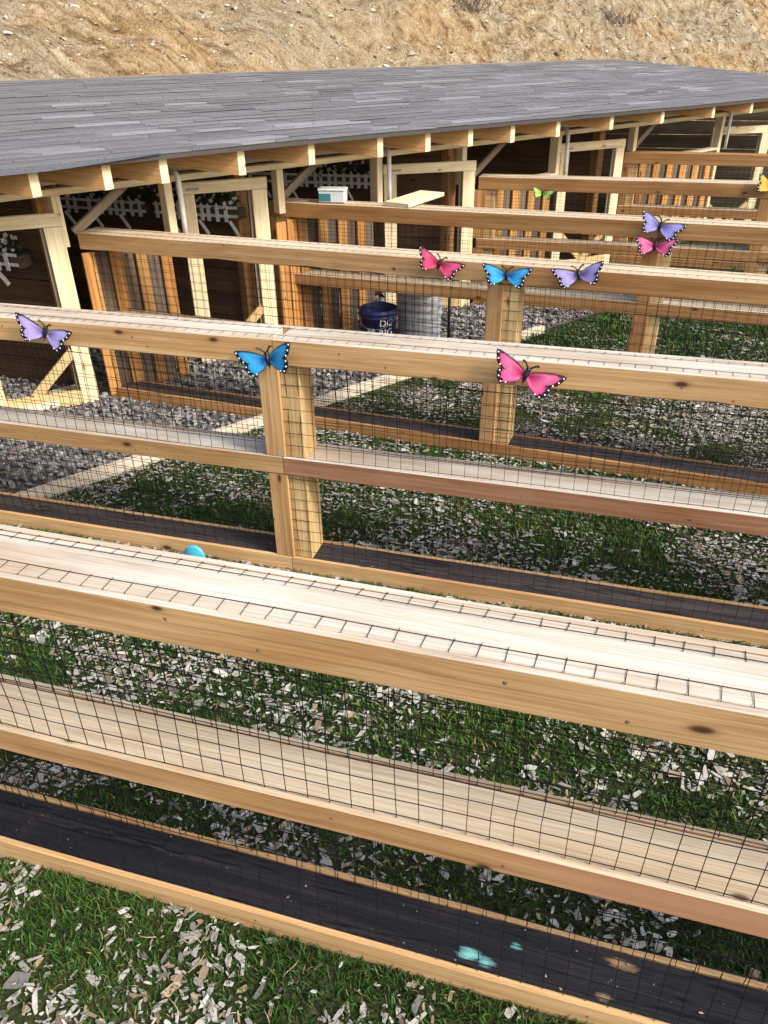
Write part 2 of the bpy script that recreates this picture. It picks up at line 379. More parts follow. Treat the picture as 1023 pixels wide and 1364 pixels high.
def stones(name, P, size, flat, tints, mat, hi=True, cuts=13, **kw):
    bv, bf = ico2() if hi else ico(); N = len(P); nv = len(bv)
    var = []
    for k in range(14):                                   # fourteen broken-stone shapes: a ball cut by random planes
        w = bv.copy()
        for _ in range(cuts):
            nrm = rng.normal(size=3); nrm /= np.linalg.norm(nrm); d = rng.uniform(.32, .75)
            e = w@nrm - d; w = w - np.outer(np.maximum(e, 0), nrm)
        w *= rng.uniform(.7, 1.25, 3); var.append(w)
    var = np.array(var); idx = rng.integers(0, 14, N); V = var[idx]
    V = V*np.asarray(size)[:, None, None]; V[:, :, 2] *= np.asarray(flat)[:, None]
    an = rng.uniform(0, 6.283, N); tl = rng.normal(0, .3, N)
    c, s = np.cos(tl), np.sin(tl); y, z = V[:, :, 1].copy(), V[:, :, 2].copy(); V[:, :, 1] = y*c[:, None]-z*s[:, None]; V[:, :, 2] = y*s[:, None]+z*c[:, None]
    c, s = np.cos(an), np.sin(an); x, y = V[:, :, 0].copy(), V[:, :, 1].copy(); V[:, :, 0] = x*c[:, None]-y*s[:, None]; V[:, :, 1] = x*s[:, None]+y*c[:, None]
    V = V+np.asarray(P)[:, None, :]; T = (bf[None]+(np.arange(N)*nv)[:, None, None]).reshape(-1, 3)
    col = np.repeat(np.asarray(tints), nv, 0)
    return big_mesh(name, V.reshape(-1, 3), T, mat, col, **kw)

# loose shale on the hill
N = 15000; i = rng.integers(42, 330, N); j = rng.integers(18, 66, N)
P = HV[i, j] + (rng.random((N, 1))*(HV[i+1, j]-HV[i, j]) + rng.random((N, 1))*(HV[i, j+1]-HV[i, j])); sz = np.clip(rng.lognormal(-4.1, .6, N), .007, .11)
g = rng.uniform(.6, 1.15, N)[:, None]; tn = np.where(rng.random(N)[:, None] < .6, np.array([.58, .53, .43]), np.array([.26, .19, .11]))*g
stones('hillside_rubble', P, sz, rng.uniform(.35, .8, N), tn, 'stone', hi=False, label='loose pale shale scattered over the tan hillside', cat='rubble')

# ------------------------------------------------------------------ kennel building
ken = empty('kennel', wp(2, -1, 0), label='long low timber kennel with grey shingle roof below the hillside', cat='kennel')
RZ = ((-3, -.42, .41, .97, 1.9, 3.6, 5.84, 9), (.016, .016, .014, .025, .014, .006, -.006, -.01))  # the eave line is not dead straight
_q = np.linspace(-4, 11, 600); _k = np.exp(-.5*(np.arange(-60, 61)/22.0)**2); _z = np.convolve(np.pad(np.interp(_q, RZ[0], RZ[1]), 60, 'edge'), _k/_k.sum(), 'valid')
def rp(s, t_, h=0.0):                                      # point on the roof: s along the eave, t up the slope
    return wp(s, .47, 1.386+float(np.interp(s, _q, _z))*max(0, 1-t_/2.5)) + UV*t_ + UP*h
S0, S1, T1 = -3.2, 9.72, 3.36
NRM = BV.cross(UV).normalized(); NRM = NRM if NRM.z > 0 else -NRM
def slab(p, a, b, h0, h1):                                 # parallelogram sheet
    return [p-h0, p+a-h0, p+a+b-h0, p+b-h0, p+h1, p+a+h1, p+a+b+h1, p+b+h1]
BOXF = [(0, 3, 2, 1), (4, 5, 6, 7), (0, 1, 5, 4), (1, 2, 6, 5), (2, 3, 7, 6), (3, 0, 4, 7)]
plain('sheathing', (.30, .20, .11), .8, nscale=5); plain('drip_edge', (.05, .045, .045), .5, nscale=6); plain('felt', (.055, .062, .078), .7, nscale=90, namt=.4)
ks = list(np.linspace(S0, S1, 60))
def strip(f0, f1, th):
    V = []; F = []
    for q in ks: a, b = f0(q), f1(q); V += [a, b, b-UP*th, a-UP*th]
    for i in range(len(ks)-1):
        for k in range(4): F.append((i*4+k, i*4+(k+1) % 4, i*4+4+(k+1) % 4, i*4+4+k))
    F += [(0, 1, 2, 3)[::-1], tuple(len(V)-4+k for k in range(4))]; return V, [f[::-1] for f in F]
v, f_ = strip(lambda q: rp(q, 0), lambda q: rp(q, T1), .012)
roof = link_mesh('roof', v, f_, 'sheathing', ken)
v, f_ = strip(lambda q: rp(q, -.012, .004), lambda q: rp(q, -.002, .004), .026)
link_mesh('drip_edge', v, f_, 'drip_edge', roof)
# a strip of felt has slipped below the eave at the near end
V = []; F = []
for q in np.linspace(-2.4, .36, 24): w_ = .026*min(1, max(0, (.36-q)/.55)); p = rp(q, -.018, .010); V += [p, p+Vector((.012, -.006, -w_-.004)), p+Vector((.006, -.004, -w_-.004)), p+Vector((-.01, 0, 0))]
for i in range(23):
    for k in range(4): F.append((i*4+k, i*4+(k+1) % 4, i*4+4+(k+1) % 4, i*4+4+k))
link_mesh('felt_strip', V, F, 'felt', roof)
# shingles, course by course; every tab has its own tone and sits a little unevenly
EXPO = .126; tabs = []
nc = int(T1/EXPO)
for c in range(nc):
    t0 = c*EXPO-.02; s = S0 + random.uniform(-.3, 0)
    while s < S1:
        w_ = random.choice((.22, .30, .33, .40, .48, .60)); e = min(s+w_, S1)
        if e-max(s, S0) > .03: tabs.append((max(s, S0), e, t0, c))
        s += w_
def tab_tone():
    r = random.random()
    if r < .09: g = random.uniform(.165, .205)
    elif r < .28: g = random.uniform(.135, .155)
    elif r < .90: g = random.uniform(.112, .132)
    else: g = random.uniform(.095, .110)
    g *= 1.14
    return (g*1.0, g*.99, g*1.05)
def tab_geo(s, e, t0):
    lift = .013+random.uniform(0, .004); th = .009; l2 = .0025; ln = EXPO*1.25; g = .0025
    A = rp(s+g, t0, lift); B = rp(e-g, t0+random.uniform(-.003, .003), lift+random.uniform(-.0015, .0015)); C = rp(e-g, t0+ln, l2); D = rp(s+g, t0+ln, l2)
    lo = [A-UP*th, B-UP*th, C-UP*.001, D-UP*.001]; return lo+[A, B, C, D]
tabs.sort(key=lambda q: (wp((q[0]+q[1])/2, .4, 1.4)+UV*q[2]-Vector((0, 0, 1.86))).length - (0 if q[0] > -1.3 else -50) - .6*(q[1]-q[0]))
bigV = []; bigT = []; bigC = []
for k, (s, e, t0, c) in enumerate(tabs):
    V8 = tab_geo(s, e, t0); tone = tab_tone()
    F8 = [f[::-1] for f in BOXF]
    if k < 300:
        ctr = sum(V8, Vector())/8
        link_mesh('shingle', [q-ctr for q in V8], F8, 'shingle', roof, Matrix.Translation(ctr), vtint=[tone]*8)
    else:
        b0 = len(bigV); bigV += [tuple(q) for q in V8]; bigC += [tone]*8
        for f in F8: bigT += [(b0+f[0], b0+f[1], b0+f[2]), (b0+f[0], b0+f[2], b0+f[3])]
o = big_mesh('shingle_field', np.array(bigV), np.array(bigT), 'shingle', np.array(bigC))
o.parent = roof; o.matrix_basis = WORLD[roof.name].inverted() if roof.name in WORLD else Matrix()

RAFT = [-2.0, -1.55, -1.1, -.68, -.25, .11, .42, .89, 1.37, 1.90, 2.31, 2.71, 3.14, 3.65, 4.32, 5.04, 5.86, 6.55, 7.2, 7.9, 8.6, 9.3]
for s in RAFT:
    p = rp(s-.022, .035, -.014); d = p.z-1.262+random.uniform(-.004, .008)
    v = slab(p-UP*d, BV*.045, UV*3.05, UP*0, UP*d)
    jv = [q+Vector((0, 0, random.uniform(-.004, .004) if q.z < p.z-.05 else 0)) for q in v]
    ctr = sum(jv, Vector())/8
    # build in rafter-aligned local axes so the grain runs along it
    mw = axis_matrix(ctr, ctr+UV); inv = mw.inverted()
    link_mesh('rafter', [inv@q for q in jv], [f[::-1] for f in BOXF], 'rafter_wood', ken, mw).data.materials.append(MATS['pine_cream'])
    rf = COL.objects[-1]
    rf.data.polygons[5].material_index = 0; rf.data.polygons[2].material_index = 1
# plates, studs, braces
for (off, z, mat) in ((0, 1.222, 'pine_cream'), (-.16, 1.255, 'white_wood')):
    for (a, b) in ((-2.6, .62), (.625, 4.16), (4.165, 9.4)):
        board('top_plate', wp(a, off, z), wp(b, off, z), .085, .036, mat, ken)
DOORS = [(-.66, .0), (.675, 1.28), (2.285, 3.22), (4.255, 5.155), (6.88, 7.86)]      # openings along the front
LEAF = [(-.04, .0, 37, .62, 1.112), (1.295, -.01, 38, .56, 1.163), (3.10, .10, 30, .72, 1.112), (5.14, .01, 44, .735, 1.112), (7.35, .28, 26, .66, 1.10)]  # door leaves: outer end, offset, bearing, width, height
for s0, s1 in DOORS[1:]:
    board('corner_post', wp(s0-.075, -.005, .0 if s0 > 6 else .885), wp(s0-.075, -.005, 1.204), .05, .085, 'pine_cream', ken, up=NV)
for s in (-.045, 1.40, 3.085, 5.33, 7.98):
    board('stud', wp(s, -.03, .93), wp(s, -.03, 1.204), .05, .07, 'pine_cream', ken, up=NV)
for s in (.05, 1.42, 3.30, 5.42):
    board('diagonal_brace', wp(s, -.10, .98), wp(s+.36, -.10, 1.21), .05, .03, 'grey_brace', ken, up=NV)
# plank walls between the doors: orange boards standing proud of weathered ones
BAYS = [(.03, .575, 'a'), (1.335, 2.18, 'b'), (3.26, 4.15, 'c'), (5.2, 6.77, 'd')]
for (a, b, tag_) in BAYS:
    n = max(4, int(round((b-a)/{'a': .076, 'b': .082, 'c': .10, 'd': .125}[tag_]))); wd = (b-a)/n
    for k in range(n):
        s = a+wd*(k+.5); light = k % 2 == 0
        if tag_ == 'b' and k < 3: light = True
        m = 'batten' if light else 'weathered_board'
        off = .0 if light else -.022
        board('plank', wp(s, off, .03), wp(s, off, .885+random.uniform(-.008, .008)), wd*(1.02 if not light else .92), .02, m, ken, up=NV)
    if tag_ in 'cd': board('wall_cap', wp(a+.05, .0, .905), wp(b, .0, .905), .09, .022, 'white_wood', ken)
    board('wall_sill', wp(a, -.03, .03), wp(b, -.03, .03), .07, .055, 'weathered_board', ken)
# doors: pale frames with corner braces and a wire screen
def door(s1, off1, ang, wd, top):
    dv = Vector((math.cos(math.radians(ang)), math.sin(math.radians(ang)), 0)); nv = Vector((dv.y, -dv.x, 0)); st = .098; d = .038
    R0 = wp(s1, off1, 0)
    def q(x, z, o=0.0): return R0 + dv*(x-wd) + nv*o + UP*z        # x from the inner (left) end
    V = []; F = []; z = .12
    while z < top-.05:
        vv, ff = tube_geo([q(.04, z, -.01), q(wd/2, z-.003, -.012), q(wd-.04, z, -.01)], .0007, 3, len(V)); V += vv; F += ff; z += .0508
    x = .09
    while x < wd-.08:
        vv, ff = tube_geo([q(x, .05, -.01), q(x, top-.04, -.01)], .0005, 3, len(V)); V += vv; F += ff; x += .0508*2
    dr = link_mesh('door', V, F, 'wire', ken)
    board('stile', q(st/2, .0), q(st/2, top-.0705), st, d, 'pine_cream', dr, up=nv)
    board('stile', q(wd-st/2, .0), q(wd-st/2, top-.0705), st, d, 'pine_cream', dr, up=nv)
    board('rail', q(-.004, top-.034), q(wd+.004, top-.034), d, .070, 'pine_cream', dr)
    board('rail', q(st+.001, .05), q(wd-st-.001, .05), d, .088, 'pine_fresh', dr)
    g = .27
    board('corner_brace', q(wd-st+.005, .07+g), q(wd-st-g+.01, .090), .030, .056, 'pine_fresh', dr, up=dv)
    if wd > .65: board('corner_brace', q(st-.005, .07+g), q(st+g-.01, .090), .030, .056, 'pine_fresh', dr, up=dv)
    board('latch', q(.05, top-.04, .024), q(.13, top-.04, .024), .01, .014, 'grey_metal', dr, jit=0)
    board('screen_strip', q(wd-st-.012, .09, -.012), q(wd-st-.012, top-.07, -.012), .02, .012, 'grey_brace', dr, up=nv)
for lf in LEAF: door(*lf)
for s0, s1 in DOORS[1:]:
    s = s0-.022
    tube('drain_pipe', [wp(s, .075, .90), wp(s, .075, 1.05), wp(s, .075, 1.20), wp(s, .073, 1.225), wp(s, .062, 1.243), wp(s, .04, 1.25), wp(s, -.12, 1.252)], .0155, 'pvc', ken, 10)
board('threshold', wp(-.95, -.16, .035), wp(-.06, -.16, .035), .20, .04, 'white_wood', ken)
# partitions continue the fence lines inside; rows of dark boards
def partition(k, length, n=7):
    x0 = FENCES[k][0][0]-.30; y0 = fence_y(k, x0)+.05; h = 1.20/n
    dx = Vector((FENCES[k][1][0]-FENCES[k][0][0], FENCES[k][1][1]-FENCES[k][0][1], 0)).normalized()
    a = Vector((x0, y0, 0))
    for q in range(n):
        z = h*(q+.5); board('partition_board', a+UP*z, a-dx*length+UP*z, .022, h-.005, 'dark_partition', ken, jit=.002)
    board('partition_post', a+dx*.05+UP*.0, a+dx*.05+UP*1.2, .085, .085, 'pine_brown', ken, up=NV)
for k in (3, 4, 5, 6): partition(k, 2.4)
# back wall of the kennel, horizontal boards
for q in range(8):
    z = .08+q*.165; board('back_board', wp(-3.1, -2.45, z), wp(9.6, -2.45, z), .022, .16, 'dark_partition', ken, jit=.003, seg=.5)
for s_ in (-3.15, 9.62):
    for q in range(8):
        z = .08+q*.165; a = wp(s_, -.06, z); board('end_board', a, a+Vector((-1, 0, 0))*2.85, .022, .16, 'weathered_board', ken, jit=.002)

# ------------------------------------------------------------------ fences
tie_material('tie_plain', None, (3.2, 2.7, 2.1))
tie_material('tie_painted', [(2.235, -.035, .050, .030, 34, .20, (.22, .55, .50)), (2.275, -.045, .045, .030, 40, .16, (.20, .50, .46)), (2.335, .010, .030, .022, 42, .14, (.14, .40, .37)),
                             (2.57, .035, .055, .022, 26, .27, (.30, .19, .085)), (2.535, -.05, .038, .022, 34, .22, (.26, .17, .09))])
PITCH = .0475
def wire_sheet(name, parent, A, d, nb, L, off, z_top, z_lo, fold, skip=(), seed=0):
    """welded wire: verticals and horizontals, gently bulged; folded over the top board by one cell (fold=+1 back, -1 front)"""
    V = []; F = []; rw = .0010
    def pt(t_, z, extra=0.0):
        bul = .013*mnoise.noise(Vector((t_*2.3+seed, z*4.1, seed))) * (0 if z > z_top-.10 else 1)
        wx = .006*mnoise.noise(Vector((t_*7.0+seed*3, z*6.0, 7)))
        wz = .003*mnoise.noise(Vector((t_*3.0, z*9.0+seed, 2)))
        zz = z+wz if z < z_top-.1 else z
        return A + d*(t_+wx) + nb*(off+bul+extra) + UP*zz
    n = int(L/PITCH)
    for k in range(n+1):
        t_ = k*PITCH+.01
        if t_ > L: break
        zs = np.linspace(z_lo, z_top, 13); tip = (.031 if fold > 0 else .026)+random.uniform(-.002, .004)
        pts = [pt(t_, z) for z in zs[:-1]] + [A+d*t_+nb*off+UP*(z_top+.0012), A+d*(t_+random.uniform(.001, .005)*fold)+nb*(off+fold*tip)+UP*(z_top+.0016+abs(random.gauss(0, .0012)))]
        vv, ff = tube_geo(pts, [rw]*(len(pts)-2)+[.0008, .0007], 4, len(V)); V += vv; F += ff
    nz = int((z_top-z_lo)/PITCH); m = max(8, int(L/.09))
    for q in range(nz):
        z = z_top-.03-q*PITCH
        vv, ff = tube_geo([pt(t_, z, -.0012) for t_ in np.linspace(0, L, m)], rw, 4, len(V)); V += vv; F += ff
    # the one lengthwise wire lying on the top board
    pts = [A+d*t_+nb*(off+fold*((.030 if fold > 0 else .022)+.005*mnoise.noise(Vector((t_*1.9+seed, 0, 4)))))+UP*(z_top+.0022+.003*max(0, mnoise.noise(Vector((t_*3+seed, 5, 1))))) for t_ in np.linspace(0, L, m)]
    vv, ff = tube_geo(pts, .00075, 4, len(V)); V += vv; F += ff
    return link_mesh(name, V, F, 'wire', parent)

def fence(k, label, posts, cap='pine_cap', trim=('pine_trim',), mid='pine_shelf', midtrim=('pine_trim',), bottom='pine_trim', tie='tie_plain', capgap=.004, wane=None, start_post=True, wires=True, posttrim='pine_trim'):
    (x0, y0), (x1, y1) = FENCES[k]; A = Vector((x0, y0, 0)); B = Vector((x1, y1, 0)); d = (B-A).normalized(); nb = Vector((-d.y, d.x, 0)); L = (B-A).length
    f = empty('fence', A+nb*.085, label=label, cat='fence', group='wire mesh run fences')
    P = lambda t_, off, z: A+d*t_+nb*off+UP*z
    ts = [(x-x0)/d.x for x in posts]
    cuts = [0]+ts+[L]; segs = [(a, b) for a, b in zip(cuts[:-1], cuts[1:]) if b-a > .05]
    TH = .015; D = .162
    for i, (a, b) in enumerate(segs):
        g0 = 0 if i == 0 else .0015; g1 = 0 if i == len(segs)-1 else .0015
        c0 = 0 if i == 0 else capgap/2; c1 = 0 if i == len(segs)-1 else capgap/2
        tm = trim[min(i, len(trim)-1)]; mm = midtrim[min(i, len(midtrim)-1)]
        board('top_board', P(a+c0, D/2, .9735), P(b-c1, D/2, .9735), D-2*TH-.006, .038, cap, f, jit=.0008)
        wn_ = wane[min(i, len(wane)-1)] if wane else 0
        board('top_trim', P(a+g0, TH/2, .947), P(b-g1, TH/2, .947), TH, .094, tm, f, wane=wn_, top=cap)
        if wn_: board('bark_edge', P(a+g0+.02, TH/2+.004, .912), P(b-g1-.02, TH/2+.004, .912), TH*.7, .012, 'bark', f, jit=.004, seg=.05)
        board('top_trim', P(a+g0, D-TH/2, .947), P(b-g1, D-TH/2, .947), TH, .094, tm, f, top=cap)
        board('middle_board', P(a+.002, D/2, .505), P(b-.002, D/2, .505), D-2*TH-.006, .038, mid, f)
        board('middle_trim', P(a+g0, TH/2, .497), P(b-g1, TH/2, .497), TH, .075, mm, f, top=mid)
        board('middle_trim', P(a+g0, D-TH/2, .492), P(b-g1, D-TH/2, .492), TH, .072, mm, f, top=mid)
        board('sleeper', P(a+.003, D/2, .032), P(b-.003, D/2, .032), D-2*TH-.006, .075, tie if i == TIE_SEG.get(k, 0) else 'tie_plain', f, jit=.003)
        board('bottom_trim', P(a+g0, TH/2, .037), P(b-g1, TH/2, .037), TH, .074, bottom, f, jit=.002)
        board('bottom_trim', P(a+g0, D-TH/2, .035), P(b-g1, D-TH/2, .035), TH, .072, bottom, f, jit=.002)
    ptop = .9535
    allp = ([.045] if start_post else [])+ts
    for i, t_ in enumerate(allp):
        tt = t_+.0
        for (za, zb) in ((.072, .484), (.526, ptop)):
            board('post', P(tt+.02, D/2, za), P(tt+.02, D/2, zb), D-2*TH-.008, .13, 'pine_yellow', f, up=d)
            pass
        for (za, zb) in ((.076, .457), (.537, .898)):
            w_ = random.uniform(.078, .092)
            board('post_trim', P(tt-.028, TH/2+.001, za), P(tt-.028, TH/2+.001, zb), TH*.9, w_, posttrim, f, up=d, jit=.002)
            board('post_trim', P(tt+.035, D-TH/2-.001, za), P(tt+.035, D-TH/2-.001, zb), TH*.9, w_, posttrim, f, up=d, jit=.002)
    V = []; F = []
    def screw(t_, z):
        if random.random() < .5: return
        c = P(t_+random.uniform(-.12, .12), -.0012, z+random.uniform(-.008, .008)); b0 = len(V); V.append(c)
        for q in range(8): V.append(c+d*math.cos(q*.7854)*.0042+UP*math.sin(q*.7854)*.0042+nb*.001)
        for q in range(8): F.append((b0, b0+1+q, b0+1+(q+1) % 8))
    if k <= 3:
        for t_ in np.arange(.12, L, .40):
            screw(t_, .955); screw(t_+.21, .925); screw(t_+.07, .50); screw(t_+.28, .485); screw(t_+.15, .04)
        tag(link_mesh('screws', V, [q[::-1] for q in F], 'screw_head', f), kind='stuff')
    if wires:
        wire_sheet('wire_mesh', f, A, d, nb, L, TH+.0015, .9925, .03, 1, seed=k*11.3)
        wire_sheet('wire_mesh', f, A, d, nb, L, D-TH-.0015, .9925, .03, -1, seed=k*11.3+5)
    return f
TIE_SEG = {1: 1}
fence(1, 'nearest wire fence with wide pale top board and black sleeper across the foreground', [-2.35], tie='tie_painted', mid='pine_shelf', midtrim=('pine_trim', 'pine_trim_heart'), start_post=False)
fence(2, 'wire fence behind the nearest one, with blue and violet butterflies on its rail', [-1.115, 1.25], capgap=.036, midtrim=('pine_trim', 'pine_trim_red'), mid='pine_cap', wane=(0, .012), start_post=False)
fence(3, 'third wire fence from the front, three butterflies along its rail', [-.50, 1.6], cap='pine_shelf', trim=('pine_trim', 'pine_brown'), midtrim=('pine_brown',), bottom='pine_brown', mid='pine_shelf', wane=(.012, 0), start_post=False)
fence(4, 'fourth wire fence, a plastic box and loose plank lying on top', [.215, 2.3], cap='pine_shelf', trim=('pine_brown',), midtrim=('pine_brown',), bottom='pine_brown', posttrim='pine_brown')
fence(5, 'fifth wire fence, orange butterfly at its right-hand post', [1.00, 2.6], cap='pine_shelf', trim=('pine_brown',), midtrim=('pine_brown',), bottom='pine_brown', posttrim='pine_brown')
fence(6, 'farthest wire fence, short brown rail in front of the last doors', [2.2], cap='pine_brown', trim=('pine_brown',), midtrim=('pine_brown',), bottom='pine_brown', posttrim='pine_brown')

# ------------------------------------------------------------------ edging boards, gravel, grass, wood chips
GOFF = .965
for (sa, sb, lab) in ((-.95, .55, 'pale edging board between gravel and grass below the violet butterfly'), (.62, 1.72, 'pale edging board on the ground beyond the third fence'), (1.80, 3.0, 'pale edging board between gravel and grass beyond the fourth fence')):
    a = wp(sa, GOFF, .022); b = wp(sb, GOFF, .022)
    o = board('edging_board', a, b, .045, .07, 'white_wood', None, jit=.002); tag(o, lab, 'edging board', 'edging boards round the gravel')

def clear_of_fences(P, pad=0.0):
    ok = np.ones(len(P), bool)
    for k in FENCES:
        (x0, y0), (x1, y1) = FENCES[k]; y = y0+(y1-y0)*(P[:, 0]-x0)/(x1-x0)
        inside = (P[:, 1] > y-pad) & (P[:, 1] < y+.17+pad) & (P[:, 0] > x0-.1); ok &= ~inside
    return ok
def wall_off(P): return (P[:, 0]-W0.x)*NV.x + (P[:, 1]-W0.y)*NV.y
def vnoise(P, f, seed=0.0): return np.array([mnoise.noise(Vector((p[0]*f+seed, p[1]*f, seed*.7))) for p in P])
# gravel by the kennel front, on a bed of grey fines
q4 = [wp(-2.6, -1.9, .004), wp(-2.6, GOFF-.02, .004), wp(5.4, GOFF-.02, .004), wp(5.4, -1.9, .004)]
link_mesh('gravel_path', q4, [(0, 1, 2, 3)], 'fines')['kind'] = 'structure'
n = 24000; ss = rng.uniform(-2.2, 4.6, n); oo = rng.uniform(-1.6, .93, n)
P = np.array([[W0.x+BV.x*s+NV.x*o_, W0.y+BV.y*s+NV.y*o_] for s, o_ in zip(ss, oo)])
P = P[clear_of_fences(P, .012) & ((oo > -.5) | (rng.random(n) < .5))]; n = len(P)
sz = np.clip(rng.lognormal(-3.86, .35, n), .009, .034); tn = np.array([[.225, .212, .200]])*rng.uniform(.45, 1.55, (n, 1)) + rng.normal(0, .012, (n, 3)); tn = np.clip(tn, .05, .6)
stones('gravel', np.column_stack([P, .006+sz*rng.uniform(.1, .7, n)]), sz, rng.uniform(.55, .9, n), tn, 'stone', hi=False, label='grey crushed gravel in front of the kennel doors', cat='gravel')

REG = [  # x0,x1,y0,y1, grass per m2, chips per m2, chip size, blade height
    (-2.1, 1.3, -.15, .95, 30000, 4000, .80, .018), (-2.9, 1.9, 1.10, 2.40, 19000, 3900, .80, .018), (-2.7, 2.3, 2.55, 3.95, 10000, 3200, .78, .020),
    (-2.0, 2.5, 3.4, 5.0, 2500, 5200, .72, .016), (-1.2, 2.9, 4.65, 6.4, 6000, 1300, .85, .034), (-.6, 3.2, 6.5, 8.1, 4000, 700, 1.1, .04)]
def fl(x, k): return FENCES[k][0][1]+(FENCES[k][1][1]-FENCES[k][0][1])*(x-FENCES[k][0][0])/(FENCES[k][1][0]-FENCES[k][0][0])
def region_ok(P, r):
    lo = fl(P[:, 0], r)+.165 if r > 0 else np.full(len(P), -9.0); hi = fl(P[:, 0], r+1)
    return (P[:, 1] > lo) & (P[:, 1] < hi) & (wall_off(P) > GOFF+.03)
GV = []; GT = []; GC = []; CV = []; CT = []; CC = []; gb = 0; cb = 0
for r, (x0, x1, y0, y1, gd, cd_, cs, bh) in enumerate(REG):
    A_ = (x1-x0)*(y1-y0)
    # grass: tufts thin out where the chips lie thick
    n = int(gd*A_); P = np.column_stack([rng.uniform(x0, x1, n), rng.uniform(y0, y1, n)]); P = P[region_ok(P, r)]
    m = vnoise(P, 3.2, r*3.1)+.5*vnoise(P, 9.0, r+.7)
    if r == 0: m = m + np.clip((P[:, 1]-.76)*3, -.40, .40) - .35*np.clip(-.4-P[:, 0], 0, 1)
    keep = rng.random(len(P)) < np.clip(.74+.62*m, .10, 1); P = P[keep]; m = m[keep]; n = len(P)
    h = bh*np.clip(rng.normal(1, .32, n), .35, 2)*np.clip(1+.4*m, .6, 1.4); an = rng.uniform(0, 6.283, n); ln = h*rng.uniform(.25, 1.15, n); w = rng.uniform(.0011, .0024, n)*(1+.25*r)
    la = rng.uniform(0, 6.283, n); dx, dy = np.cos(la)*ln, np.sin(la)*ln; wx, wy = np.cos(an)*w, np.sin(an)*w
    v = np.zeros((n, 5, 3)); v[:, 0] = np.column_stack([P[:, 0]-wx, P[:, 1]-wy, np.zeros(n)]); v[:, 1] = np.column_stack([P[:, 0]+wx, P[:, 1]+wy, np.zeros(n)])
    v[:, 2] = np.column_stack([P[:, 0]-wx*.8+dx*.38, P[:, 1]-wy*.8+dy*.38, h*.62]); v[:, 3] = np.column_stack([P[:, 0]+wx*.8+dx*.38, P[:, 1]+wy*.8+dy*.38, h*.62])
    v[:, 4] = np.column_stack([P[:, 0]+dx, P[:, 1]+dy, h*.95])
    GV.append(v.reshape(-1, 3)); GT.append((np.array([[0, 1, 3], [0, 3, 2], [2, 3, 4]])[None]+(gb+5*np.arange(n))[:, None, None]).reshape(-1, 3)); gb += 5*n
    base = np.array([.034, .088, .014])*rng.uniform(.5, 1.45, (n, 1)); yel = rng.random(n)[:, None] < .05; base = np.where(yel, np.array([.17, .16, .06])*rng.uniform(.6, 1.2, (n, 1)), base)
    pt_ = np.clip(.5+.9*vnoise(P[::1], 1.7, 40+r), 0, 1)[:, None]; base = base*(.85+.5*pt_); base[:, 0] *= (.85+.25*pt_[:, 0]); base[:, 0] *= rng.uniform(.7, 1.7, n); GC.append(np.repeat(base, 5, 0))
    # wood chips: thin splintered flakes
    n = int(cd_*A_*1.5); P = np.column_stack([rng.uniform(x0, x1, n), rng.uniform(y0, y1, n)]); P = P[region_ok(P, r)]
    m = vnoise(P, 3.2, r*3.1)+.5*vnoise(P, 9.0, r+.7)
    if r == 0: m = m + np.clip((P[:, 1]-.76)*3, -.40, .40) - .35*np.clip(-.4-P[:, 0], 0, 1)
    if r == 1: m = m - .5*np.exp(-((P[:, 0]+1.35)**2/.10+(P[:, 1]-1.95)**2/.12))
    keep = rng.random(len(P)) < np.clip(.43-1.0*m, .03, 1); P = P[keep]; m = m[keep]; n = len(P)
    Ln = np.clip(rng.lognormal(-4.70, .52, n), .0035, .030)*cs; Wd = Ln*rng.uniform(.20, .58, n); th = rng.uniform(.0005, .0012, n)
    cu = np.array([-1, .05, 1, .92, -.05, -.95]); cv = np.array([-.75, -1, -.65, .7, 1, .75])
    u = (cu[None]+rng.normal(0, .20, (n, 6)))*Ln[:, None]; vv = (cv[None]+rng.normal(0, .24, (n, 6)))*Wd[:, None]; bend = rng.normal(0, .03, n)[:, None]*np.abs(u)
    v = np.zeros((n, 12, 3)); v[:, :6, 0] = u; v[:, :6, 1] = vv; v[:, :6, 2] = bend+th[:, None]; v[:, 6:, 0] = u*.97; v[:, 6:, 1] = vv*.95; v[:, 6:, 2] = bend-th[:, None]
    for ax, sd in ((0, .15), (1, .11)):
        a_ = rng.normal(0, sd, n); c, s = np.cos(a_)[:, None], np.sin(a_)[:, None]; i1, i2 = (1, 2) if ax == 0 else (0, 2)
        p, q = v[:, :, i1].copy(), v[:, :, i2].copy(); v[:, :, i1] = p*c-q*s; v[:, :, i2] = p*s+q*c
    a_ = rng.uniform(0, 6.283, n); c, s = np.cos(a_)[:, None], np.sin(a_)[:, None]; p, q = v[:, :, 0].copy(), v[:, :, 1].copy(); v[:, :, 0] = p*c-q*s; v[:, :, 1] = p*s+q*c
    v += np.column_stack([P, .006+np.abs(rng.normal(0, .006, n))+Ln*.08])[:, None, :]
    tri = [(0, 1, 2), (0, 2, 3), (0, 3, 4), (0, 4, 5)]
    for e in range(6): e2 = (e+1) % 6; tri += [(e, 6+e, 6+e2), (e, 6+e2, e2)]
    CV.append(v.reshape(-1, 3)); CT.append((np.array(tri)[None]+(cb+12*np.arange(n))[:, None, None]).reshape(-1, 3)); cb += 12*n
    c0 = np.array([.42, .40, .355])*np.clip(rng.normal(.84, .30, (n, 1)), .22, 1.5); tan = rng.random(n)[:, None] < .22; c0 = np.where(tan, np.array([.30, .23, .15])*rng.uniform(.5, 1.3, (n, 1)), c0)
    CC.append(np.repeat(np.clip(c0, .04, .8), 12, 0))
big_mesh('grass', np.concatenate(GV), np.concatenate(GT), 'grass', np.concatenate(GC), label='short green grass growing in the runs', cat='grass')
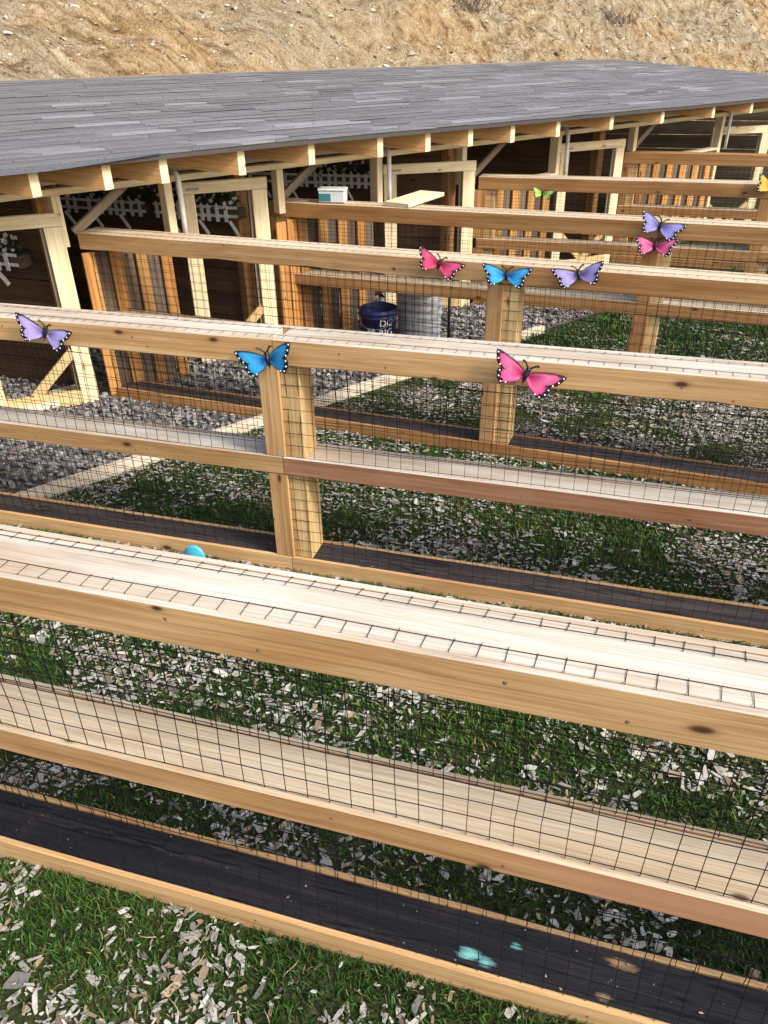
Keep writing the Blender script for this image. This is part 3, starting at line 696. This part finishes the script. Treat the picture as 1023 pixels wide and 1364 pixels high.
big_mesh('wood_chips', np.concatenate(CV), np.concatenate(CT), 'chip', np.concatenate(CC), label='pale grey wood chips strewn through the grass', cat='wood chips')

# splinters and crumbs lying on the two nearest sleepers
n = 130; x = rng.uniform(-1.7, .9, n); row = rng.random(n) < .6; P = np.column_stack([x*np.where(row, 1, 1.5), np.where(row, .953, 2.39)+rng.uniform(.022, .14, n), np.full(n, .0715)])
stones('sleeper_litter', P, np.clip(rng.lognormal(-5.9, .6, n), .0012, .009), np.full(n, .35), np.array([[.30, .25, .19]])*rng.uniform(.3, 1.4, (n, 1)), 'stone', hi=False, label='splinters and crumbs lying on the dark sleepers', cat='litter')
# a few large flakes of bark and chip in the foreground, and dry straws
N = 46; V = []; F = []
for q in range(N):
    p = Vector((random.uniform(-1.3, .5), random.uniform(.25, .93), .012)); a_ = random.uniform(0, 6.28); L_ = random.uniform(.03, .075); d_ = Vector((math.cos(a_), math.sin(a_), random.uniform(-.05, .12)))
    pts = [p+d_*L_*k_/4+Vector((-d_.y, d_.x, 0))*L_*.12*math.sin(k_*.9+q)+UP*.006*math.sin(k_*.8) for k_ in range(5)]; vv, ff = tube_geo(pts, .0011, 4, len(V)); V += vv; F += ff
tag(link_mesh('dry_straws', V, F, 'straw'), 'dry straws lying in the foreground grass', 'straw', kind='stuff')
# dry scrub on the bank
def scrub(s_, d_, h_, label):
    i_ = int(np.argmin(abs(HS-s_))); j_ = int(np.argmin(abs(HD-d_))); b_ = Vector(HV[i_, j_]); e = empty('dry_shrub', b_, label=label, cat='shrub', group='dry shrubs on the bank'); V = []; F = []
    for q in range(70):
        a_ = random.uniform(0, 6.28); r_ = random.uniform(.1, 1)*h_; p0 = b_+Vector((random.gauss(0, .18), random.gauss(0, .18), -.02)); tip = p0+Vector((math.cos(a_)*r_*.9, math.sin(a_)*r_*.9, random.uniform(.25, .9)*h_))
        m_ = (p0+tip)/2+Vector((random.gauss(0, .06), random.gauss(0, .06), .08*h_)); vv, ff = tube_geo([p0, m_, tip], [.007, .005, .002], 4, len(V)); V += vv; F += ff
    link_mesh('twigs', V, F, 'twig', e)
scrub(9.6, 6.35, .45, 'dry brown scrub at the top edge of the bank, right of centre')
scrub(13.2, 6.1, .4, 'dry brown scrub on the bank near the top right corner')
scrub(11.2, 6.9, .4, 'dry scrub high on the bank between two other shrubs')

# ------------------------------------------------------------------ butterflies
WING = [(.04, .08), (.14, .18), (.30, .28), (.50, .38), (.72, .45), (.90, .48), (1.0, .47), (.985, .38), (.94, .28), (.91, .19), (.86, .10), (.78, .03),
        (.71, -.02), (.76, -.08), (.77, -.18), (.73, -.28), (.72, -.36), (.63, -.43), (.58, -.53), (.51, -.49), (.42, -.43), (.31, -.37), (.20, -.30), (.11, -.20), (.04, -.12)]
def butterfly(label, pos, yaw_n, roll, size, cols, foldL=25, foldR=25, lean=0, name='butterfly_ornament', dish=.10):
    """pos on a rail face; yaw_n = outward direction; roll in the plane of the face; fold = how far each wing bends forward"""
    nrm = Vector(yaw_n).normalized(); zax = nrm; xax = UP.cross(zax).normalized(); yax = zax.cross(xax)
    M = Matrix((xax, yax, zax)).transposed().to_4x4(); M.translation = Vector(pos)
    M = M @ Matrix.Rotation(math.radians(roll), 4, 'Z') @ Matrix.Rotation(math.radians(lean), 4, 'X') @ Matrix.Diagonal((size*1.06, size*.88, size, 1))
    e = empty(name, pos, label=label, cat='butterfly ornament', group='painted butterfly ornaments on the fences')
    main, deep, pale = [np.array(c) for c in cols]
    def W(p): return M @ Vector(p)
    for sgn, fold in ((-1, foldL), (1, foldR)):
        ca, sa = math.cos(math.radians(fold)), math.sin(math.radians(fold))
        # smooth outline
        out = []; K = len(WING)
        for i in range(K):
            a, b = np.array(WING[i]), np.array(WING[(i+1) % K])
            out.append(a); out.append((a+b)/2)
        out = np.array(out); root = np.array((.10, .02)); m = len(out)
        def P3(q, lift=0.0):
            r = math.hypot(q[0]-.05, q[1]); z = .06+lift+dish*math.sin(min(1, r)*2.6)*.8
            x = q[0]; return W((sgn*(x*ca - z*sa*0), q[1], x*sa+z))
        rings = [0, .18, .36, .54, .70, .82, .90, .96]
        V = []; C = []
        V.append(P3(root)); C.append(deep)
        for rr in rings[1:]:
            for q in out:
                p = root+(q-root)*rr; V.append(P3(p))
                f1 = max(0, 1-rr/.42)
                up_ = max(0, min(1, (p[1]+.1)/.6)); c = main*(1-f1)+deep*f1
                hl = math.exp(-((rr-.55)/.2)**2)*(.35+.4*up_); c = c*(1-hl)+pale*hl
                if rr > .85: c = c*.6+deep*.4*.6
                C.append(c)
        F = []
        for i in range(m): F.append((0, 1+i, 1+(i+1) % m))
        for k in range(len(rings)-2):
            for i in range(m): F.append((1+k*m+i, 1+(k+1)*m+i, 1+(k+1)*m+(i+1) % m, 1+k*m+(i+1) % m))
        nb_ = len(V); back = M.to_3x3() @ Vector((0, 0, -.028)); V += [q+back for q in V]; C += C
        F += [tuple(nb_+i for i in reversed(f)) for f in F]
        last = 1+(len(rings)-2)*m
        for i in range(m): F.append((last+i, nb_+last+i, nb_+last+(i+1) % m, last+(i+1) % m))
        if sgn < 0: F = [f[::-1] for f in F]
        inv = Matrix.Translation(Vector(pos)).inverted()
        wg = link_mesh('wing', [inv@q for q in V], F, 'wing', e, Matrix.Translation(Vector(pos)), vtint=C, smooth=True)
        # black scalloped border along the outer edge
        wid = []
        for i, q in enumerate(out):
            ang = 1.0 if 10 <= i <= 39 else (.25 if 6 <= i < 10 or 39 < i <= 43 else .10)
            wid.append(ang*(.125+.022*math.sin(i*1.9)))
        V = []; F = []
        for i, q in enumerate(out):
            dv = (root-q); dn = dv/np.linalg.norm(dv)
            V += [P3(q, .012), P3(q+dn*wid[i], .022), P3(q, -.032)]
        for i in range(m):
            j_ = (i+1) % m; F += [(i*3, i*3+1, j_*3+1, j_*3), (i*3, j_*3, j_*3+2, i*3+2)]
        if sgn > 0: F = [f[::-1] for f in F]
        bd_ = link_mesh('wing_border', [inv@q for q in V], F, 'black_paint', e, Matrix.Translation(Vector(pos)), smooth=False)
        # white dots on the border
        for i in (13, 17, 21, 27, 31, 35, 39):
            q = out[i]; dv = (root-q); dn = dv/np.linalg.norm(dv); c0 = q+dn*.062; R_ = .027
            ctr = P3(c0, .028); nz_ = (P3(c0, .10)-ctr).normalized(); t1 = nz_.orthogonal().normalized(); t2 = nz_.cross(t1)
            V = [ctr+nz_*R_*.5*size]; nseg = 8
            for a_ in range(nseg): V.append(ctr+(t1*math.cos(a_*6.283/nseg)+t2*math.sin(a_*6.283/nseg))*R_*size)
            F = [(0, 1+a_, 1+(a_+1) % nseg) for a_ in range(nseg)]+[tuple(1+a_ for a_ in reversed(range(nseg)))]
            link_mesh('dot', V, F, 'white_dot', bd_)
    # body and feelers
    pts = []; rr = []
    for q in np.linspace(0, 1, 12):
        y = .26-.56*q; pts.append(W((0, y, .10+.03*math.sin(q*3)))); rr.append(size*(.014+.075*math.sin(min(1, q*1.05+.05)*math.pi)**.8*(1-.35*q) + (.035 if q < .12 else 0)))
    body = tube('body', pts, rr, 'black_paint', e, 10)
    for sgn in (-1, 1):
        pts = [W((sgn*(.02+.20*q**1.2+.04*math.sin(q*3.1)), .24+.20*math.sin(q*2.0), .12+.10*q)) for q in np.linspace(0, 1, 8)]
        rr = [size*.027]*6+[size*.038, size*.040]
        tube('antenna', pts, rr, 'black_paint', body, 6)
    return e
BLUE = ((.02, .30, .66), (.01, .10, .36), (.10, .52, .80)); VIO = ((.33, .26, .58), (.14, .10, .32), (.50, .45, .74)); PINK = ((.72, .06, .22), (.42, .01, .06), (.86, .28, .45))
CRIM = ((.60, .03, .12), (.34, .008, .03), (.74, .16, .28)); VIO2 = ((.22, .20, .50), (.10, .09, .28), (.36, .35, .66)); ORANGE = ((.85, .42, .05), (.70, .14, .02), (.90, .66, .12)); LIME = ((.36, .58, .06), (.10, .28, .01), (.60, .75, .25)); YEL = ((.62, .45, .04), (.35, .2, .02), (.75, .6, .15))
fr = (0, -1, .18)
def fpos(k, x, z, gap=.012): return (x, fence_y(k, x)-gap, z)
butterfly('violet butterfly at the left end of the second fence rail', fpos(2, -2.035, .950), fr, -15, .112, VIO, 16, 6)
butterfly('blue butterfly over the post joint of the second fence', fpos(2, -1.125, .925), fr, 14, .118, BLUE, -2, 22)
butterfly('yellow butterfly almost hidden behind the blue one on the second fence', (-1.19, fence_y(2, -1.19)+.22, .80), (-.2, -.6, 1), 40, .070, YEL, 10, 10)
butterfly('bright pink butterfly on the second fence rail above a post beyond', fpos(2, -.228, .950), fr, -19, .114, PINK, 14, 2)
butterfly('crimson butterfly at the left of three on the third fence rail', fpos(3, -.80, .972), fr, -19, .112, CRIM, 16, 4)
butterfly('blue butterfly above the post of the third fence', fpos(3, -.475, .945), fr, -3, .112, BLUE, 12, 12)
butterfly('violet butterfly at the right of three on the third fence rail', fpos(3, -.150, .972), fr, 12, .112, VIO, 4, 16)
butterfly('dusky violet butterfly on the fourth fence rail', fpos(4, .215, .968), fr, -16, .128, VIO2, 22, 0)
butterfly('pink butterfly on the fourth fence post, just below a violet one', fpos(4, .205, .862), fr, -2, .118, PINK, 16, 16)
butterfly('orange butterfly on the fifth fence post, cut by the right edge', fpos(5, .985, .965), fr, -25, .125, ORANGE, 10, 20)
def wing_tip():
    c = Vector((-.758, 1.150, .954)); e = empty('garden_ornament', (-.758, 1.150, .92), label='rounded cyan ornament tip peeping above the nearest fence top board', cat='ornament')
    V = []; C = []; F = []; n = 40; rings = 6
    for side in (0, 1):
        for k in range(n+1):
            a_ = math.pi*k/n
            for q in range(rings+1):
                r = .037*q/rings; x = math.cos(a_)*r*.72; z = math.sin(a_)*r
                V.append(c+Vector((x+z*.12, (.008*(1-(q/rings)**2))*(-1 if side == 0 else 0)+.002*side, z)))
                t_ = q/rings; C.append(np.array((.08, .50, .66))*(1-.18*t_))
    m = rings+1; h = (n+1)*m
    for k in range(n):
        for q in range(rings): i0 = k*m+q; F += [(i0, i0+1, i0+m+1, i0+m), (h+i0, h+i0+m, h+i0+m+1, h+i0+1)]
    for k in range(n): i0 = k*m+rings; F.append((i0, h+i0, h+i0+m, i0+m))
    link_mesh('wing', V, F, 'wing', e, vtint=C, smooth=True)
    tube('stem', [(-.758, 1.121, .925), (-.758, 1.146, .930), (-.758, 1.152, .965)], .003, 'iron_dark', e)
wing_tip()
butterfly('small lime green butterfly under the fifth fence rail', fpos(5, -.60, .888, .02), fr, -8, .085, LIME, 15, 15)

# ------------------------------------------------------------------ things on and behind the fences
# plastic box of screws on the fourth fence
x = -1.83; c = Vector((x, fence_y(4, x)+.085, .9965))
e = empty('plastic_box', c, label='small clear plastic box with teal label on the fourth fence', cat='box')
def boxpart(name, a, sx, sy, sz_, mat, parent, rz=0.0, bev=.004):
    ca, sa = math.cos(rz), math.sin(rz); d = Vector((ca, sa, 0))
    return board(name, Vector(a)-d*sx/2, Vector(a)+d*sx/2, sy, sz_, mat, parent, bev=bev, jit=0, seg=.5)
boxpart('tub', c+UP*.036, .165, .105, .068, 'clear_plastic', e, .1); boxpart('lid', c+UP*.078, .175, .112, .014, 'clear_plastic', e, .1)
boxpart('label_card', c+Vector((-.035, -.058, .034)), .075, .004, .045, 'teal_label', e, .1, .001)
# loose pale plank on the fourth fence
a = Vector((-1.375, 4.965, 1.008)); b = Vector((-1.235, 5.36, 1.022))
o = board('loose_plank', a, b, .19, .024, 'pine_cream', None); tag(o, 'loose pale plank lying across the fourth fence top', 'plank')
# buckets
def lathe(name, prof, ctr, mat, parent, n=36, smooth=True, close=False):
    V = []; F = []
    for (r, z) in prof:
        for k in range(n): a_ = 2*math.pi*k/n; V.append((r*math.cos(a_), r*math.sin(a_), z))
    for i in range(len(prof)-1):
        for k in range(n): k2 = (k+1) % n; F.append((i*n+k, i*n+k2, (i+1)*n+k2, (i+1)*n+k))
    if close: F.append(tuple(reversed(range(n))))
    return link_mesh(name, V, F, mat, parent, Matrix.Translation(Vector(ctr)), smooth=smooth)
def text_on(name, body, R0, R1, z, hgt, ang, mat, parent, ctr, H):
    cu = bpy.data.curves.new(name, 'FONT'); cu.body = body; cu.size = hgt; cu.align_x = 'CENTER'; cu.extrude = .0006; cu.resolution_u = 3
    ob = bpy.data.objects.new(name+'_tmp', cu); COL.objects.link(ob); dg = bpy.context.evaluated_depsgraph_get(); dg.update()
    me = bpy.data.meshes.new_from_object(ob.evaluated_get(dg)); bpy.data.objects.remove(ob)
    vs_ = []
    for v_ in me.vertices:
        zz = z+v_.co.y; r = R0+(R1-R0)*zz/H+.0012+v_.co.z; a_ = ang+v_.co.x/r; vs_.append((r*math.cos(a_), r*math.sin(a_), zz))
    return link_mesh(name, vs_, [tuple(p.vertices) for p in me.polygons], mat, parent, Matrix.Translation(Vector(ctr)))
bc = Vector((-1.555, 5.135, .005))
bk = empty('plastic_bucket', bc, label='open navy blue plastic bucket standing on the gravel', cat='bucket')
Hb = .335*.88
lathe('pail', [(q_*.88, w_*.88) for q_, w_ in [(0, 0), (.118, 0), (.122, .004), (.146, .27), (.152, .272), (.152, .282), (.147, .284), (.1485, .300), (.156, .302), (.156, .318), (.150, .320), (.151, .333), (.147, .335), (.144, .33), (.116, .012), (0, .012)]], bc, 'bucket_blue', bk)
lead = math.atan2(-bc.y, -bc.x)
text_on('lettering', 'DC', .1075, .1312, .190, .070, lead+.42, 'white_dot', bk, bc, Hb)
text_on('lettering', 'RIG', .1075, .1312, .122, .070, lead+.42, 'white_dot', bk, bc, Hb)
V = []; 
for zz in np.linspace(.115, .175, 4):
    for an in np.linspace(lead-.72, lead-.25, 6): r = .1075+.0237*zz/Hb+.0015; V.append((r*math.cos(an), r*math.sin(an), zz))
link_mesh('sticker', V, [(q*6+w_, q*6+w_+1, q*6+w_+7, q*6+w_+6) for q in range(3) for w_ in range(5)], 'planter_white', bk, Matrix.Translation(bc))
bm = MATS['planter_white']
hb = [bc+Vector((.136*math.cos(a_), .136*math.sin(a_), .26-.09*math.sin(q))) for q, a_ in zip(np.linspace(0, math.pi, 14), np.linspace(lead-1.9, lead+1.25, 14))]
tube('handle', hb, .0028, 'grey_metal', bk, 6)
gc = Vector((-1.315, 5.36, .005))
gk = empty('metal_bin', gc, label='galvanised metal bin with dented lid beside the blue bucket', cat='bin')
prof = [(0, 0), (.150, 0)]
for q in range(25): z = .01+.36*q/24; prof.append((.152+.016*q/24+.003*math.sin(q*1.57), z))
prof += [(.172, .375), (.172, .382), (.160, .38)]
lathe('bin_body', prof, gc, 'galvanised', gk)
lathe('bin_lid', [(.178, .372), (.180, .392), (.165, .398), (.10, .415), (.05, .43), (.02, .432), (0, .432)], gc, 'galvanised', gk)
tube('handle', [gc+Vector((-.05, 0, .42)), gc+Vector((-.045, 0, .46)), gc+Vector((0, 0, .475)), gc+Vector((.045, 0, .46)), gc+Vector((.05, 0, .42))], .006, 'grey_metal', gk)
pp = Vector((-1.08, 5.28, 0)); o = tube('iron_stake', [pp, pp+UP*.2, pp+UP*.42], .011, 'iron_dark', None); tag(o, 'thin dark iron stake upright beside the metal bin', 'stake')

# ------------------------------------------------------------------ flower planters inside
def planter(a, dx, L, label, seed):
    r_ = random.Random(seed); e = empty('flower_planter', a, label=label, cat='planter', group='white picket planters inside the kennel')
    front = Vector((dx.y, -dx.x, 0))
    board('trough', a+front*.06+UP*.01, a+dx*L+front*.06+UP*.01, .10, .07, 'weathered_board', e)
    board('picket_rail', a+front*.125+UP*.0, a+dx*L+front*.125+UP*.0, .008, .018, 'planter_white', e, bev=.001, jit=.0005)
    board('picket_rail', a+front*.125+UP*.055, a+dx*L+front*.125+UP*.055, .008, .018, 'planter_white', e, bev=.001, jit=.0005)
    n = int(L/.062)
    for k in range(n):
        if r_.random() < .22: continue
        s = .02+k*.062+r_.uniform(-.012, .012); w_ = .013; z0, z1 = -.035, .085+r_.uniform(-.008, .008)
        V = []
        for off in (.131, .137):
            for (x_, z) in ((-w_, z0), (w_, z0), (w_, z1-.02), (0, z1), (-w_, z1-.02)): V.append(a+dx*(s+x_)+front*off+UP*z)
        F = [(0, 1, 2, 3, 4)[::-1], (5, 6, 7, 8, 9)]+[(i, (i+1) % 5, 5+(i+1) % 5, 5+i) for i in range(5)]
        link_mesh('picket', [v_-V[0] for v_ in V], [f[::-1] for f in F], 'planter_white', e, Matrix.Translation(V[0]))
    for s in np.arange(.12, L, .24):
        p0 = a+dx*s+front*.13
        board('bracket', p0-UP*.03, p0-UP*.13+dx*.045-front*.03, .014, .026, 'planter_white', e, up=front)
    V = []; F = []; V2 = []; F2 = []
    for k in range(int(L*420)):
        p = a+dx*r_.uniform(0, L)+front*r_.uniform(.01, .13)+UP*(r_.uniform(.03, .13)); s = r_.uniform(.010, .022)
        d1 = Vector((r_.gauss(0, 1), r_.gauss(0, 1), r_.gauss(0, .7))).normalized(); d2 = d1.orthogonal().normalized()
        b0 = len(V); V += [p, p+d1*s+d2*s*.5, p+d1*s*2.1, p+d1*s-d2*s*.5]; F.append((b0, b0+1, b0+2, b0+3))
    for k in range(int(L*46)):
        p = a+dx*r_.uniform(0, L)+front*r_.uniform(.03, .14)+UP*(r_.uniform(.07, .165)); R_ = r_.uniform(.010, .019)
        nrm = (front+UP*r_.uniform(-.2, 1.0)+dx*r_.uniform(-.6, .6)).normalized(); t1 = nrm.orthogonal().normalized(); t2 = nrm.cross(t1)
        for q in range(5):
            a1 = q*1.2566; c1 = t1*math.cos(a1)+t2*math.sin(a1); c2 = t1*math.cos(a1+1.57)+t2*math.sin(a1+1.57); b0 = len(V2)
            V2 += [p, p+c1*R_*.6+c2*R_*.42+nrm*.003, p+c1*R_*1.1+nrm*.005, p+c1*R_*.6-c2*R_*.42+nrm*.003]; F2.append((b0, b0+1, b0+2, b0+3))
    tag(link_mesh('foliage', V, F, 'leaf_green', e), kind='stuff'); tag(link_mesh('flowers', V2, F2, 'petal_white', e), kind='stuff')
dx4 = Vector((FENCES[4][1][0]-FENCES[4][0][0], FENCES[4][1][1]-FENCES[4][0][1], 0)).normalized(); dx3 = Vector((FENCES[3][1][0]-FENCES[3][0][0], FENCES[3][1][1]-FENCES[3][0][1], 0)).normalized()
def ppos(k, x, z): return Vector((x, fence_y(k, x)+.035, z))
planter(ppos(4, -4.25, .90), dx4, 1.06, 'white picket planter with white flowers seen through the opening above the plank wall', 1)
planter(ppos(4, -3.12, .90), dx4, .66, 'white picket planter with white flowers seen through the second door frame', 2)
planter(ppos(3, -4.1, .805), dx3, .78, 'white picket planter seen through the door frame at the left edge', 3)
planter(ppos(5, -3.0, .93), Vector((1, 0, 0)), 1.1, 'shaded picket planter deep inside, behind the plastic box', 4)
